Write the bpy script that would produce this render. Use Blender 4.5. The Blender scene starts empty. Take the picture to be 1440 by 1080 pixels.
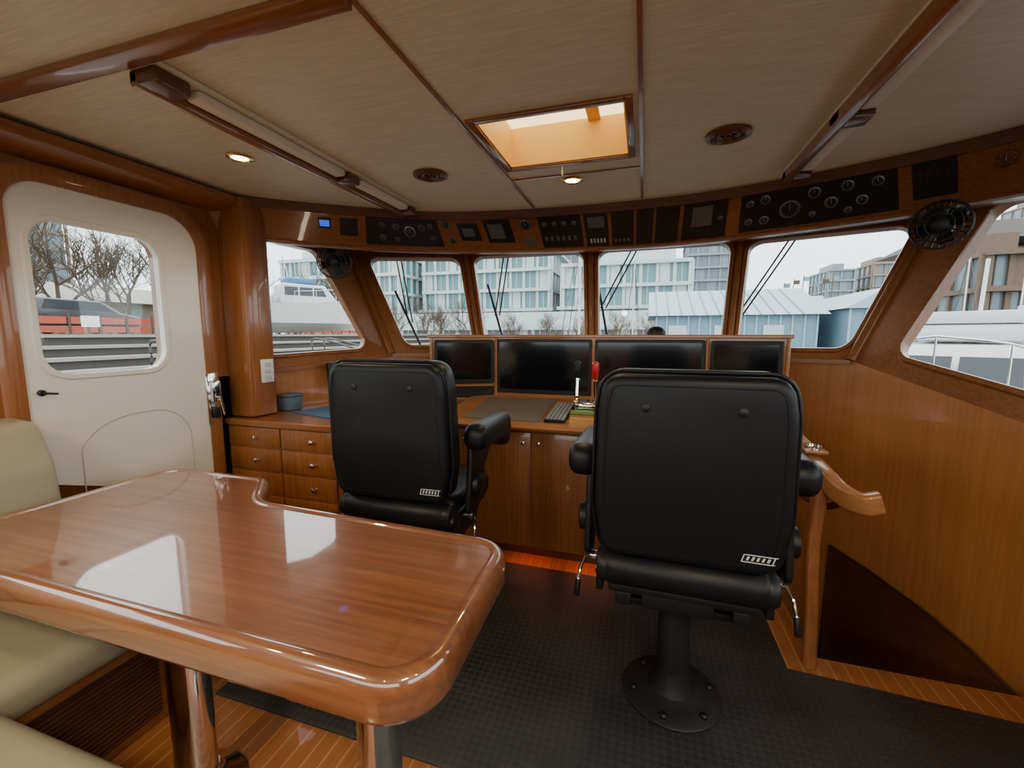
import bpy, bmesh, math, random
from mathutils import Vector, Matrix
random.seed(7)
V=Vector
# ------------------------------------------------------------------ materials
def newmat(name):
    m=bpy.data.materials.new(name); m.use_nodes=True
    nt=m.node_tree; b=nt.nodes['Principled BSDF']; return m,nt,b
def plain(name,col,rough=.5,metal=0,coat=0,spec=.5,emit=None,es=0,noise=0,nscale=8):
    m,nt,b=newmat(name)
    b.inputs['Base Color'].default_value=(*col,1); b.inputs['Roughness'].default_value=rough
    b.inputs['Metallic'].default_value=metal; b.inputs['Coat Weight'].default_value=coat
    b.inputs['Coat Roughness'].default_value=.06
    b.inputs['Specular IOR Level'].default_value=spec
    if emit: b.inputs['Emission Color'].default_value=(*emit,1); b.inputs['Emission Strength'].default_value=es
    if noise:
        g=nt.nodes.new('ShaderNodeNewGeometry'); n=nt.nodes.new('ShaderNodeTexNoise'); n.inputs['Scale'].default_value=nscale
        nt.links.new(g.outputs['Position'],n.inputs['Vector'])
        r=nt.nodes.new('ShaderNodeMapRange'); r.inputs['To Min'].default_value=1-noise; r.inputs['To Max'].default_value=1+noise
        nt.links.new(n.outputs['Fac'],r.inputs['Value'])
        h=nt.nodes.new('ShaderNodeHueSaturation'); h.inputs['Color'].default_value=(*col,1)
        nt.links.new(r.outputs['Result'],h.inputs['Value']); nt.links.new(h.outputs['Color'],b.inputs['Base Color'])
    return m
def wood(name,c1,c2,axis=0,rough=.28,coat=.6,fine=90,cior=1.5):
    m,nt,b=newmat(name); L=nt.links
    g=nt.nodes.new('ShaderNodeNewGeometry'); mp=nt.nodes.new('ShaderNodeMapping')
    s=[1,1,1]; s[axis]=.035
    mp.inputs['Scale'].default_value=s; L.new(g.outputs['Position'],mp.inputs['Vector'])
    n=nt.nodes.new('ShaderNodeTexNoise'); n.inputs['Scale'].default_value=fine; n.inputs['Detail'].default_value=5; n.inputs['Roughness'].default_value=.65
    L.new(mp.outputs['Vector'],n.inputs['Vector'])
    n2=nt.nodes.new('ShaderNodeTexNoise'); n2.inputs['Scale'].default_value=3.5; n2.inputs['Detail'].default_value=2
    mp2=nt.nodes.new('ShaderNodeMapping'); s2=[1,1,1]; s2[axis]=.25; mp2.inputs['Scale'].default_value=s2
    L.new(g.outputs['Position'],mp2.inputs['Vector']); L.new(mp2.outputs['Vector'],n2.inputs['Vector'])
    mx=nt.nodes.new('ShaderNodeMath'); mx.operation='MULTIPLY_ADD'; mx.inputs[1].default_value=.35
    L.new(n2.outputs['Fac'],mx.inputs[0]); 
    m2=nt.nodes.new('ShaderNodeMath'); m2.operation='MULTIPLY'; m2.inputs[1].default_value=.7; L.new(n.outputs['Fac'],m2.inputs[0]); L.new(m2.outputs[0],mx.inputs[2])
    r=nt.nodes.new('ShaderNodeValToRGB'); r.color_ramp.elements[0].position=.34; r.color_ramp.elements[1].position=.70
    r.color_ramp.elements[0].color=(*c1,1); r.color_ramp.elements[1].color=(*c2,1)
    L.new(mx.outputs[0],r.inputs['Fac']); L.new(r.outputs['Color'],b.inputs['Base Color'])
    b.inputs['Roughness'].default_value=rough; b.inputs['Coat Weight'].default_value=coat; b.inputs['Coat Roughness'].default_value=.04; b.inputs['Coat IOR'].default_value=cior
    return m
C1=(.20,.064,.017); C2=(.38,.145,.043)
WX=wood('cherry_x',C1,C2,0); WY=wood('cherry_y',C1,C2,1); WZ=wood('cherry_z',C1,C2,2)
WTAB=wood('cherry_table',(.14,.042,.014),(.32,.12,.045),0,rough=.35,coat=1,fine=60,cior=2.1)
WLIGHT=wood('cherry_light',(.34,.13,.040),(.54,.24,.08),0,rough=.3,coat=.5)
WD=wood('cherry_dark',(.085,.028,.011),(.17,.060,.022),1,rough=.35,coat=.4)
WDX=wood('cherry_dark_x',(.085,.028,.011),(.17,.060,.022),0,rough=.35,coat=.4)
WBULK=wood('cherry_bulkhead',(.42,.155,.043),(.57,.24,.075),2,fine=50)
LEATHER=plain('black_leather',(.008,.008,.0095),.42,spec=.32,noise=.2,nscale=40)
BLACK=plain('black_plastic',(.010,.010,.011),.42,spec=.4)
PANEL=plain('instrument_black',(.015,.014,.014),.45)
SCREEN=plain('screen_glass',(.006,.006,.007),.12,coat=.3)
BASEM=plain('pedestal_black',(.016,.017,.020),.5)
CHROME=plain('chrome',(.82,.82,.82),.09,metal=1)
BRASS=plain('brass',(.75,.5,.2),.2,metal=1)
COPPER=plain('vent_bronze',(.16,.07,.035),.35,metal=.3)
WHITE=plain('white_gelcoat',(.80,.765,.68),.25,coat=.3)
GROOVE_SHADE=plain('groove_shade_grey',(.60,.56,.48),.4)  # greyer tone paints the groove's shade onto the raised door arch line
WPL=plain('white_plastic',(.8,.8,.78),.4)
CREAM=plain('cream_leather',(.35,.32,.22),.42,noise=.12,nscale=5)
SEAM=plain('seam_dark',(.05,.02,.008),.6)
DIFF=plain('lamp_diffuser',(.80,.74,.60),.5)
FILL_DOME=plain('fill_dome_diffuser',(.75,.7,.58),.5,emit=(1,.88,.65),es=1.0)  # glowing cover of the added fill domes
LAMP=plain('downlight_glow',(1,.9,.7),.5,emit=(1,.72,.35),es=16)
RED=plain('red_knob',(.5,.01,.015),.3,coat=.5)
GREYP=plain('desk_pad_grey',(.17,.14,.11),.75,noise=.05,nscale=60)
BLUE=plain('blue_cloth',(.07,.16,.33),.8,noise=.1,nscale=40)
BBOX=plain('blue_grey_plastic',(.11,.17,.24),.6)
LOGO=plain('label_silver',(.6,.6,.6),.5)
KEYS=plain('key_grey',(.30,.33,.36),.5)
GFACE=plain('gauge_face',(.03,.03,.032),.3)
GRING=plain('gauge_ring',(.22,.22,.22),.35,metal=.8)
LCD=plain('lcd_grey',(.12,.13,.125),.35)
LCDB=plain('lcd_blue',(.02,.05,.3),.3,emit=(.05,.15,1),es=.8)
GREEN=plain('brass_green',(.2,.35,.08),.4,metal=.3)
WELL=plain('hatch_liner_gold',(.88,.54,.16),.45)
SOCK=plain('socket_grey',(.55,.55,.53),.5)
def frostmat():
    m=bpy.data.materials.new('hatch_acrylic'); m.use_nodes=True; nt=m.node_tree; nt.nodes.clear()
    o=nt.nodes.new('ShaderNodeOutputMaterial'); t=nt.nodes.new('ShaderNodeBsdfTranslucent'); t.inputs[0].default_value=(.93,.80,.54,1)
    g=nt.nodes.new('ShaderNodeBsdfTransparent'); g.inputs[0].default_value=(.93,.80,.54,1); mx=nt.nodes.new('ShaderNodeMixShader'); mx.inputs[0].default_value=.35
    nt.links.new(t.outputs[0],mx.inputs[1]); nt.links.new(g.outputs[0],mx.inputs[2]); nt.links.new(mx.outputs[0],o.inputs[0]); return m
FROST=frostmat()
def ceilmat():
    m,nt,b=newmat('ceiling_vinyl'); L=nt.links
    g=nt.nodes.new('ShaderNodeNewGeometry'); mp=nt.nodes.new('ShaderNodeMapping'); mp.inputs['Scale'].default_value=(.06,1,1)
    L.new(g.outputs['Position'],mp.inputs['Vector'])
    n=nt.nodes.new('ShaderNodeTexNoise'); n.inputs['Scale'].default_value=170; n.inputs['Detail'].default_value=3; L.new(mp.outputs['Vector'],n.inputs['Vector'])
    r=nt.nodes.new('ShaderNodeValToRGB'); r.color_ramp.elements[0].position=.3; r.color_ramp.elements[1].position=.7
    r.color_ramp.elements[0].color=(.70,.645,.475,1); r.color_ramp.elements[1].color=(.84,.78,.60,1)
    L.new(n.outputs['Fac'],r.inputs['Fac']); L.new(r.outputs['Color'],b.inputs['Base Color']); b.inputs['Roughness'].default_value=.5
    return m
CEIL=ceilmat()
def plankmat():
    m,nt,b=newmat('teak_holly_floor'); L=nt.links
    g=nt.nodes.new('ShaderNodeNewGeometry'); sx=nt.nodes.new('ShaderNodeSeparateXYZ'); L.new(g.outputs['Position'],sx.inputs[0])
    a=nt.nodes.new('ShaderNodeMath'); a.operation='DIVIDE'; a.inputs[1].default_value=.055; L.new(sx.outputs['X'],a.inputs[0])
    f=nt.nodes.new('ShaderNodeMath'); f.operation='FRACT'; L.new(a.outputs[0],f.inputs[0])
    c=nt.nodes.new('ShaderNodeMath'); c.operation='LESS_THAN'; c.inputs[1].default_value=.10; L.new(f.outputs[0],c.inputs[0])
    mp=nt.nodes.new('ShaderNodeMapping'); mp.inputs['Scale'].default_value=(1,.05,1); L.new(g.outputs['Position'],mp.inputs['Vector'])
    n=nt.nodes.new('ShaderNodeTexNoise'); n.inputs['Scale'].default_value=60; L.new(mp.outputs['Vector'],n.inputs['Vector'])
    r=nt.nodes.new('ShaderNodeValToRGB'); r.color_ramp.elements[0].color=(.24,.08,.025,1); r.color_ramp.elements[1].color=(.42,.165,.052,1)
    L.new(n.outputs['Fac'],r.inputs['Fac'])
    mx=nt.nodes.new('ShaderNodeMix'); mx.data_type='RGBA'; L.new(c.outputs[0],mx.inputs['Factor']); L.new(r.outputs['Color'],mx.inputs['A']); mx.inputs['B'].default_value=(.48,.25,.09,1)
    L.new(mx.outputs['Result'],b.inputs['Base Color']); b.inputs['Roughness'].default_value=.35; b.inputs['Coat Weight'].default_value=.3
    return m
PLANK=plankmat()
def matmat():
    m,nt,b=newmat('black_rubber_mat'); L=nt.links
    g=nt.nodes.new('ShaderNodeNewGeometry'); mp=nt.nodes.new('ShaderNodeMapping'); mp.inputs['Rotation'].default_value=(0,0,math.radians(45))
    L.new(g.outputs['Position'],mp.inputs['Vector'])
    c=nt.nodes.new('ShaderNodeTexChecker'); c.inputs['Scale'].default_value=52; L.new(mp.outputs['Vector'],c.inputs['Vector'])
    n=nt.nodes.new('ShaderNodeTexNoise'); n.inputs['Scale'].default_value=3; n.inputs['Detail'].default_value=4; L.new(g.outputs['Position'],n.inputs['Vector'])
    w=nt.nodes.new('ShaderNodeTexWave'); w.inputs['Scale'].default_value=52; L.new(mp.outputs['Vector'],w.inputs['Vector'])
    ad=nt.nodes.new('ShaderNodeMath'); ad.operation='MULTIPLY'; L.new(c.outputs['Fac'],ad.inputs[0]); L.new(w.outputs['Fac'],ad.inputs[1])
    a2=nt.nodes.new('ShaderNodeMath'); a2.operation='MULTIPLY_ADD'; a2.inputs[1].default_value=.4; L.new(ad.outputs[0],a2.inputs[0]); L.new(n.outputs['Fac'],a2.inputs[2])
    r=nt.nodes.new('ShaderNodeValToRGB'); r.color_ramp.elements[0].position=.35; r.color_ramp.elements[1].position=.9
    r.color_ramp.elements[0].color=(.022,.024,.027,1); r.color_ramp.elements[1].color=(.064,.068,.072,1)
    L.new(a2.outputs[0],r.inputs['Fac']); L.new(r.outputs['Color'],b.inputs['Base Color']); b.inputs['Roughness'].default_value=.5
    bp=nt.nodes.new('ShaderNodeBump'); bp.inputs['Strength'].default_value=.4; bp.inputs['Distance'].default_value=.003; L.new(ad.outputs[0],bp.inputs['Height']); L.new(bp.outputs['Normal'],b.inputs['Normal'])
    return m
RUBBER=matmat()
def glassmat():
    m=bpy.data.materials.new('window_glass'); m.use_nodes=True; nt=m.node_tree; nt.nodes.clear()
    o=nt.nodes.new('ShaderNodeOutputMaterial'); t=nt.nodes.new('ShaderNodeBsdfTransparent'); t.inputs[0].default_value=(.95,.98,.97,1)
    g=nt.nodes.new('ShaderNodeBsdfGlossy'); g.inputs['Roughness'].default_value=.02; mx=nt.nodes.new('ShaderNodeMixShader'); mx.inputs[0].default_value=.05
    nt.links.new(t.outputs[0],mx.inputs[1]); nt.links.new(g.outputs[0],mx.inputs[2]); nt.links.new(mx.outputs[0],o.inputs[0]); return m
GLASS=glassmat()
# ------------------------------------------------------------------ geometry helpers
def group(name,loc=(0,0,0),rz=0):
    e=bpy.data.objects.new(name,None); bpy.context.collection.objects.link(e); e.location=loc; e.rotation_euler=(0,0,rz); e.empty_display_size=.1; return e
def mk(name,verts,faces,mats,parent=None,ang=35,fm=None,fixn=True):
    me=bpy.data.meshes.new(name); me.from_pydata([tuple(v) for v in verts],[],faces)
    if not isinstance(mats,(list,tuple)): mats=[mats]
    for m in mats: me.materials.append(m)
    if fm:
        for p,i in zip(me.polygons,fm): p.material_index=i
    if fixn:
        bm=bmesh.new(); bm.from_mesh(me); bmesh.ops.recalc_face_normals(bm,faces=bm.faces); bm.to_mesh(me); bm.free()
    if ang:
        me.shade_smooth(); me.set_sharp_from_angle(angle=math.radians(ang))
    me.update()
    o=bpy.data.objects.new(name,me); bpy.context.collection.objects.link(o)
    if parent: o.parent=parent
    return o
def box(name,a,b,mat,parent=None,bev=0,seg=2):
    x0,y0,z0=a; x1,y1,z1=b
    bm=bmesh.new(); bmesh.ops.create_cube(bm,size=1)
    for v in bm.verts: v.co=V(((x0+x1)/2+v.co.x*(x1-x0),(y0+y1)/2+v.co.y*(y1-y0),(z0+z1)/2+v.co.z*(z1-z0)))
    if bev: bmesh.ops.bevel(bm,geom=list(bm.edges),offset=bev,segments=seg,affect='EDGES',profile=.5)
    me=bpy.data.meshes.new(name); bm.to_mesh(me); bm.free(); me.materials.append(mat)
    if bev: me.shade_smooth(); me.set_sharp_from_angle(angle=math.radians(40))
    o=bpy.data.objects.new(name,me); bpy.context.collection.objects.link(o)
    if parent: o.parent=parent
    return o
def multibox(name,lst,mats,parent=None):
    vs=[];fs=[];fm=[]
    for a,b,mi in lst:
        k=len(vs)
        for z in (a[2],b[2]):
            vs+= [(a[0],a[1],z),(b[0],a[1],z),(b[0],b[1],z),(a[0],b[1],z)]
        for f in ((0,3,2,1),(4,5,6,7),(0,1,5,4),(1,2,6,5),(2,3,7,6),(3,0,4,7)): fs.append(tuple(k+i for i in f)); fm.append(mi)
    return mk(name,vs,fs,mats,parent,ang=0,fm=fm,fixn=False)
def rounded(pts,rad,n=6):
    out=[]; N=len(pts)
    for i in range(N):
        p0=V(pts[i-1]).to_2d(); p=V(pts[i]).to_2d(); p1=V(pts[(i+1)%N]).to_2d(); r=rad[i] if isinstance(rad,(list,tuple)) else rad
        d0=(p0-p); d1=(p1-p); l0=d0.length; l1=d1.length; d0/=l0; d1/=l1
        if r<=0: out.append(p); continue
        phi=math.acos(max(-1,min(1,d0.dot(d1))))
        t=min(r/math.tan(phi/2),l0*.49,l1*.49); w=math.sin(phi/2)
        a=p+d0*t; b=p+d1*t
        for k in range(n+1):
            u=k/n; q=((1-u)**2*a+2*u*(1-u)*w*p+u*u*b)/((1-u)**2+2*u*(1-u)*w+u*u); out.append(q)
    return out
def rr(x0,y0,x1,y1,r,n=6): return rounded([(x0,y0),(x1,y0),(x1,y1),(x0,y1)],r,n)
def inset(pts,d):
    N=len(pts); out=[]
    area=sum(pts[i-1][0]*pts[i][1]-pts[i][0]*pts[i-1][1] for i in range(N)); s=1 if area>0 else -1
    for i in range(N):
        p0=V(pts[i-1]).to_2d(); p=V(pts[i]).to_2d(); p1=V(pts[(i+1)%N]).to_2d()
        a=(p-p0).normalized(); b=(p1-p).normalized()
        n1=V((-a.y,a.x))*s; n2=V((-b.y,b.x))*s; n=(n1+n2); 
        if n.length<1e-6: n=n1
        n.normalize(); c=max(.5,n.dot(n1)); out.append(p+n*(d/c))
    return out
def rprof(h,r,n=5,z0=0):
    p=[]
    for k in range(n+1):
        a=math.pi/2*k/n; p.append((r-r*math.sin(a),z0+r-r*math.cos(a)))
    for k in range(n+1):
        a=math.pi/2*k/n; p.append((r-r*math.cos(a),z0+h-r+r*math.sin(a)))
    return p
I4=Matrix.Identity(4)
def axes(o,x,y,z):
    x,y,z=V(x).normalized(),V(y).normalized(),V(z).normalized()
    return Matrix(((x.x,y.x,z.x,o[0]),(x.y,y.y,z.y,o[1]),(x.z,y.z,z.z,o[2]),(0,0,0,1)))
def solid(name,outline,profile,mat,M=I4,parent=None,ang=35):
    vs=[];fs=[];N=len(outline)
    for (d,z) in profile:
        for p in (inset(outline,d) if abs(d)>1e-7 else outline): vs.append(M@V((p[0],p[1],z)))
    for k in range(len(profile)-1):
        for i in range(N):
            j=(i+1)%N; fs.append((k*N+i,k*N+j,(k+1)*N+j,(k+1)*N+i))
    fs.append(tuple(range(N-1,-1,-1))); fs.append(tuple(range((len(profile)-1)*N,len(profile)*N)))
    return mk(name,vs,fs,mat,parent,ang)
def lathe(name,prof,mat,M=I4,parent=None,seg=28,ang=35):
    vs=[];fs=[]
    for r,z in prof:
        for i in range(seg):
            a=2*math.pi*i/seg; vs.append(M@V((r*math.cos(a),r*math.sin(a),z)))
    for k in range(len(prof)-1):
        for i in range(seg):
            j=(i+1)%seg; fs.append((k*seg+i,k*seg+j,(k+1)*seg+j,(k+1)*seg+i))
    fs.append(tuple(range(seg-1,-1,-1))); fs.append(tuple(range((len(prof)-1)*seg,len(prof)*seg)))
    return mk(name,vs,fs,mat,parent,ang)
def frames(pts,up):
    out=[];n=len(pts)
    for i in range(n):
        t=(pts[min(i+1,n-1)]-pts[max(i-1,0)]).normalized(); s=t.cross(up)
        if s.length<1e-4: s=t.cross(V((1,0,0)))
        s.normalize(); out.append((t,s,s.cross(t).normalized()))
    return out
def sweep(name,pts,prof,mat,parent=None,up=(0,0,1),closed=False,ang=35):
    pts=[V(p) for p in pts]; up=V(up); n=len(pts)
    if closed:
        fr=[]
        for i in range(n):
            t=(pts[(i+1)%n]-pts[i-1]).normalized(); s=t.cross(up).normalized(); fr.append((t,s,s.cross(t)))
    else: fr=frames(pts,up)
    K=len(prof); vs=[];fs=[]
    for p,(t,s,u) in zip(pts,fr):
        for x,y in prof: vs.append(p+s*x+u*y)
    for i in range(n if closed else n-1):
        j=(i+1)%n
        for k in range(K):
            l=(k+1)%K; fs.append((i*K+k,i*K+l,j*K+l,j*K+k))
    if not closed: fs.append(tuple(range(K-1,-1,-1))); fs.append(tuple(range((n-1)*K,n*K)))
    return mk(name,vs,fs,mat,parent,ang)
def circ(r,n=10): return [(r*math.cos(2*math.pi*i/n),r*math.sin(2*math.pi*i/n)) for i in range(n)]
def tube(name,pts,r,mat,parent=None,n=8,closed=False,up=(0,0,1)): return sweep(name,pts,circ(r,n),mat,parent,up,closed)
def cat(P,n=8):
    P=[V(p) for p in P]; out=[]
    for i in range(len(P)-1):
        a=P[i-1] if i>0 else P[0]*2-P[1]; b=P[i]; c=P[i+1]; d=P[i+2] if i+2<len(P) else P[-1]*2-P[-2]
        for k in range(n):
            t=k/n; out.append(.5*((2*b)+(c-a)*t+(2*a-5*b+4*c-d)*t*t+(3*b-a-3*c+d)*t**3))
    out.append(P[-1]); return out
def capsule(name,a,b,r,mat,parent=None,n=20):
    a=V(a);b=V(b);d=(b-a).normalized(); L=(b-a).length; up=V((0,0,1)) if abs(d.z)<.9 else V((1,0,0)); s=d.cross(up).normalized()
    M=axes(a,s,d.cross(s),d); c=r*.35
    return lathe(name,[(r-c,0),(r-c*.3,c*.3),(r,c),(r,L-c),(r-c*.3,L-c*.3),(r-c,L)],mat,M,parent,n)
def ringpanel(name,hole,outer,P,nrm,th,mat,parent=None,frame=None,fw=.028,fh=.014,glass=True,gname='glass'):
    N=len(hole); c=sum((V(h) for h in hole),V((0,0)))/N
    M=len(outer); outp=[]
    def cast(d):
        best=None
        for i in range(M):
            a=V(outer[i]).to_2d()-c; b=V(outer[(i+1)%M]).to_2d()-c; e=b-a
            den=d.x*e.y-d.y*e.x
            if abs(den)<1e-9: continue
            t=(a.x*e.y-a.y*e.x)/den; u=(a.x*d.y-a.y*d.x)/den
            if t>0 and -1e-6<=u<=1+1e-6 and (best is None or t>best): best=t
        return c+d*best
    for h in hole: outp.append(cast((V(h).to_2d()-c)))
    if M<=6:
        used=set()
        for q in outer:
            q=V(q).to_2d(); aq=math.atan2(q.y-c.y,q.x-c.x)
            bi=min((i for i in range(N) if i not in used),key=lambda i:abs((math.atan2(hole[i][1]-c.y,hole[i][0]-c.x)-aq+math.pi)%(2*math.pi)-math.pi))
            outp[bi]=q; used.add(bi)
    nrm=V(nrm); vs=[];fs=[]
    loops=[[P(p) for p in hole],[P(p) for p in outp],[P(p)-nrm*th for p in outp],[P(p)-nrm*th for p in hole]]
    for l in loops: vs+=l
    for k in range(4):
        for i in range(N):
            j=(i+1)%N; l=(k+1)%4; fs.append((k*N+i,k*N+j,l*N+j,l*N+i))
    o=mk(name,vs,fs,mat,parent,ang=30)
    if frame:
        o1=inset(hole,-fw); o2=inset(hole,-fw*.75); o3=inset(hole,.004); o4=inset(hole,.004)
        seq=[(o1,0),(o2,fh),(hole,fh),(o3,fh*.5),(o4,-th*.8)]
        vs=[];fs=[]
        for l,d in seq: vs+=[P(p)+nrm*d for p in l]
        for k in range(len(seq)-1):
            for i in range(N):
                j=(i+1)%N; fs.append((k*N+i,k*N+j,(k+1)*N+j,(k+1)*N+i))
        mk('trim',vs,fs,frame,o,ang=30)
    if glass:
        mk(gname,[P(p)-nrm*th*.6 for p in hole],[tuple(range(N))],GLASS,o,ang=0)
    return o
# ------------------------------------------------------------------ constants
ZC=2.08; XL=-2.2; XR=1.48
# ------------------------------------------------------------------ camera
psi=math.radians(17.1); th=math.atan(70/600)
F0=V((-math.sin(psi),math.cos(psi),0)); R=V((math.cos(psi),math.sin(psi),0))
F=F0*math.cos(th)+V((0,0,-math.sin(th))); U=F0*math.sin(th)+V((0,0,math.cos(th)))
cam=bpy.data.cameras.new('camera'); co=bpy.data.objects.new('camera',cam); bpy.context.collection.objects.link(co)
co.matrix_world=axes((0,0,1.35),R,U,-F); cam.sensor_width=36; cam.lens=15; cam.clip_start=.02; cam.clip_end=600
bpy.context.scene.camera=co
# ------------------------------------------------------------------ room shell
def quadP(BL,BR,TR,TL):
    BL,BR,TR,TL=map(V,(BL,BR,TR,TL)); w=((BR-BL).length+(TR-TL).length)/2; h=((TL-BL).length+(TR-BR).length)/2
    def P(p):
        s=p[0]/w; t=p[1]/h; return (BL*(1-s)+BR*s)*(1-t)+(TL*(1-s)+TR*s)*t
    c=(BL+BR+TR+TL)/4; n=(BR-BL).cross(TL-BL).normalized()
    if n.dot(V((-.37,1.2,1.5))-c)<0: n=-n
    return P,n,w,h
B=[(-2.2,1.95,1.12),(-1.83,2.84,1.2),(-1.2,3.09,1.2),(-.36,3.15,1.2),(.53,3.09,1.2),(1.12,2.86,1.2),(XR,2.0,.97)]
T=[(-2.3,2.0,2.1),(-2.33,3.0,2.1),(-1.42,3.30,2.1),(-.41,3.34,2.1),(.61,3.30,2.1),(1.54,3.03,2.1),(1.85,2.0,2.1)]
H=[[(.07,.10),(.83,.07),(.60,.83),(.05,.83)],
   [(.19,.07),(.93,.07),(.93,.84),(.13,.84)],
   [(.055,.07),(.945,.07),(.945,.85),(.055,.85)],
   [(.055,.07),(.945,.07),(.945,.85),(.055,.85)],
   [(.07,.07),(.93,.075),(.95,.84),(.055,.84)],
   [(.22,.10),(.95,.10),(.97,.87),(.31,.87)]]
FAC=[]
for i in range(6):
    P,n,w,h=quadP(B[i],B[i+1],T[i+1],T[i])
    hole=rounded([(a*w,b*h) for a,b in H[i]],.075,6)
    ringpanel('window_%d'%(i+1),hole,[(0,0),(w,0),(w,h),(0,h)],P,n,.05,WX if 0<i<5 else WY,frame=WX if 0<i<5 else WY)
    FAC.append((P,n,w,h))
for i in range(1,6):
    a=V(B[i]);b=V(T[i]); inward=(V((-.37,1.2,0))-V((a.x,a.y,0))).normalized()*.004
    sweep('trim_%d'%i,[a+inward,b+inward],circ(.022 if i not in(1,5) else .03,12),WZ,up=(0,1,0))
vs=[];fs=[]
pl=[(-2.2,1.7,1.12)]+B+[(XR,1.9,.97)]
for x,y,z in pl: vs+=[(x,y,-1.25),(x,y,z)]
for x,y,z in pl: 
    d=V((x+.37,y-1.2,0)).normalized()*.05; vs+=[(x+d.x,y+d.y,-1.25),(x+d.x,y+d.y,z)]
n=len(pl)
for i in range(n-1):
    a=2*i; fs+=[(a,a+2,a+3,a+1),(2*n+a,2*n+a+1,2*n+a+3,2*n+a+2),(a+1,a+3,2*n+a+3,2*n+a+1)]
mk('wall_front',vs,fs,WBULK,ang=50)
sweep('trim_sill',[(-2.19,1.97,1.12),(-1.82,2.82,1.195),(-1.2,3.07,1.195),(-.36,3.13,1.195),(.53,3.07,1.195),(1.11,2.845,1.195)],[(-.012,-.012),(.02,-.012),(.02,.012),(-.012,.012)],WX)
def wallP(x): return lambda p: V((x,p[0],p[1]))
dh=rr(.99,1.17,1.48,1.80,.1)
ringpanel('wall_left',dh,[(.80,-.02),(1.95,-.02),(1.95,2.12),(.80,2.12)],wallP(XL),(1,0,0),.06,WZ,glass=False)
door=group('door_1')
dout=rounded([(.93,.06),(1.67,.06),(1.67,1.94),(.93,1.94)],[.02,.02,.18,.14],8)
whole=rr(1.015,1.19,1.459,1.78,.09,7)
ringpanel('door_panel',whole,dout,wallP(XL+.035),(1,0,0),.033,WHITE,door,frame=WHITE,fw=.02,fh=.006)
dl=inset(dout,-.004)
pts=[V((XL+.012,p[0],p[1])) for p in dl]
sweep('door_frame',pts,[(-.035,-.012),(-.035,.03),(.012,.036),(.03,.03),(.03,-.012)],WZ,door,up=(1,0,0),closed=True)
tube('door_arch',[V((XL+.035,y,z)) for y,z in [(1.10,.55),(1.10,.86)]]+[V((XL+.035,1.10+.22-.22*math.cos(a),.86+.14*math.sin(a))) for a in [math.pi*k/14/2 for k in range(1,15)]]+[V((XL+.035,1.38+.16*math.sin(a),1.0-.16+.16*math.cos(a))) for a in [math.pi/2*k/10 for k in range(11)]]+[V((XL+.035,1.54,.55))],.003,GROOVE_SHADE,door)
M=axes((XL+.036,1.0,1.13),(0,1,0),(0,0,1),(1,0,0))
lathe('handle_rose',[(.012,0),(.012,.01),(.008,.014)],BLACK,M,door)
tube('handle_lever',[(XL+.04,1.0,1.13),(XL+.06,1.0,1.13),(XL+.065,1.015,1.127),(XL+.065,1.035,1.124)],.004,BLACK,door)
lt=group('door_latch')
box('latch_plate',(XL+.036,1.625,.88),(XL+.05,1.695,1.15),CHROME,lt,.004)
box('latch_case',(XL+.05,1.635,1.0),(XL+.08,1.685,1.11),CHROME,lt,.008)
box('latch_slot',(XL+.078,1.65,1.03),(XL+.083,1.67,1.08),BLACK,lt,.002)
box('latch_bolt',(XL+.05,1.645,.91),(XL+.07,1.68,.97),BLACK,lt,.006)
tube('latch_lever',[(XL+.08,1.66,1.02),(XL+.10,1.66,1.02),(XL+.105,1.67,.93)],.006,CHROME,lt)
ringpanel('wall_left_aft',rr(-1.25,1.15,.45,1.85,.1),[(-1.6,-.02),(.80,-.02),(.80,2.12),(-1.6,2.12)],wallP(XL),(1,0,0),.06,WY,frame=WY)
ringpanel('wall_right',rr(-1.2,1.05,1.55,1.85,.1),[(-1.6,-.02),(2.0,-.02),(2.0,2.12),(-1.6,2.12)],wallP(XR),(-1,0,0),.06,WY,frame=WY)
ringpanel('wall_back',rr(-1.9,1.15,1.0,1.85,.1),[(XL,-.02),(XR,-.02),(XR,2.12),(XL,2.12)],lambda p:V((p[0],-1.6,p[1])),(0,1,0),.06,WX,frame=WX)
box('wall_stairwell',(XR,1.9,-1.25),(XR+.05,2.05,.97),WY)
multibox('floor',[((XL,-1.6,-.06),(.72,3.1,0),0),((.72,-1.6,-.06),(XR,1.95,0),0)],[PLANK])
st=group('staircase')
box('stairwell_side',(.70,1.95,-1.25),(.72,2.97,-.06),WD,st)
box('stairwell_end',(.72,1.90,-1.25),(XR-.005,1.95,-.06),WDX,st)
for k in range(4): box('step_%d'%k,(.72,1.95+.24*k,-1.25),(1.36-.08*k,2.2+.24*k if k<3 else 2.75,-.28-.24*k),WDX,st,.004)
P5=[(1.083,2.82,.12),(1.185,2.6,.10),(1.295,2.34,.064),(1.365,2.17,.02),(1.43,2.0,-.05)]
vs=[];fs=[]
for p in P5: vs+=[p,(p[0],p[1],-1.2)]
for i in range(4): fs.append((2*i,2*i+2,2*i+3,2*i+1))
mk('trim_stringer',vs,fs,WD)
tube('trim_stringer_edge',P5,.006,SEAM)
mo=[(-1.5,1.07),(-.5,1.07),(-.5,-.9),(1.4,-.9),(1.4,1.79),(.6,1.84),(.6,2.28),(-1.5,2.28)]
solid('floor_mat',[V(p) for p in mo],[(0,.0),(0,.007),(.003,.009)],RUBBER)
hx0,hx1,hy0,hy1=-.585,-.084,1.47,1.886
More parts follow.
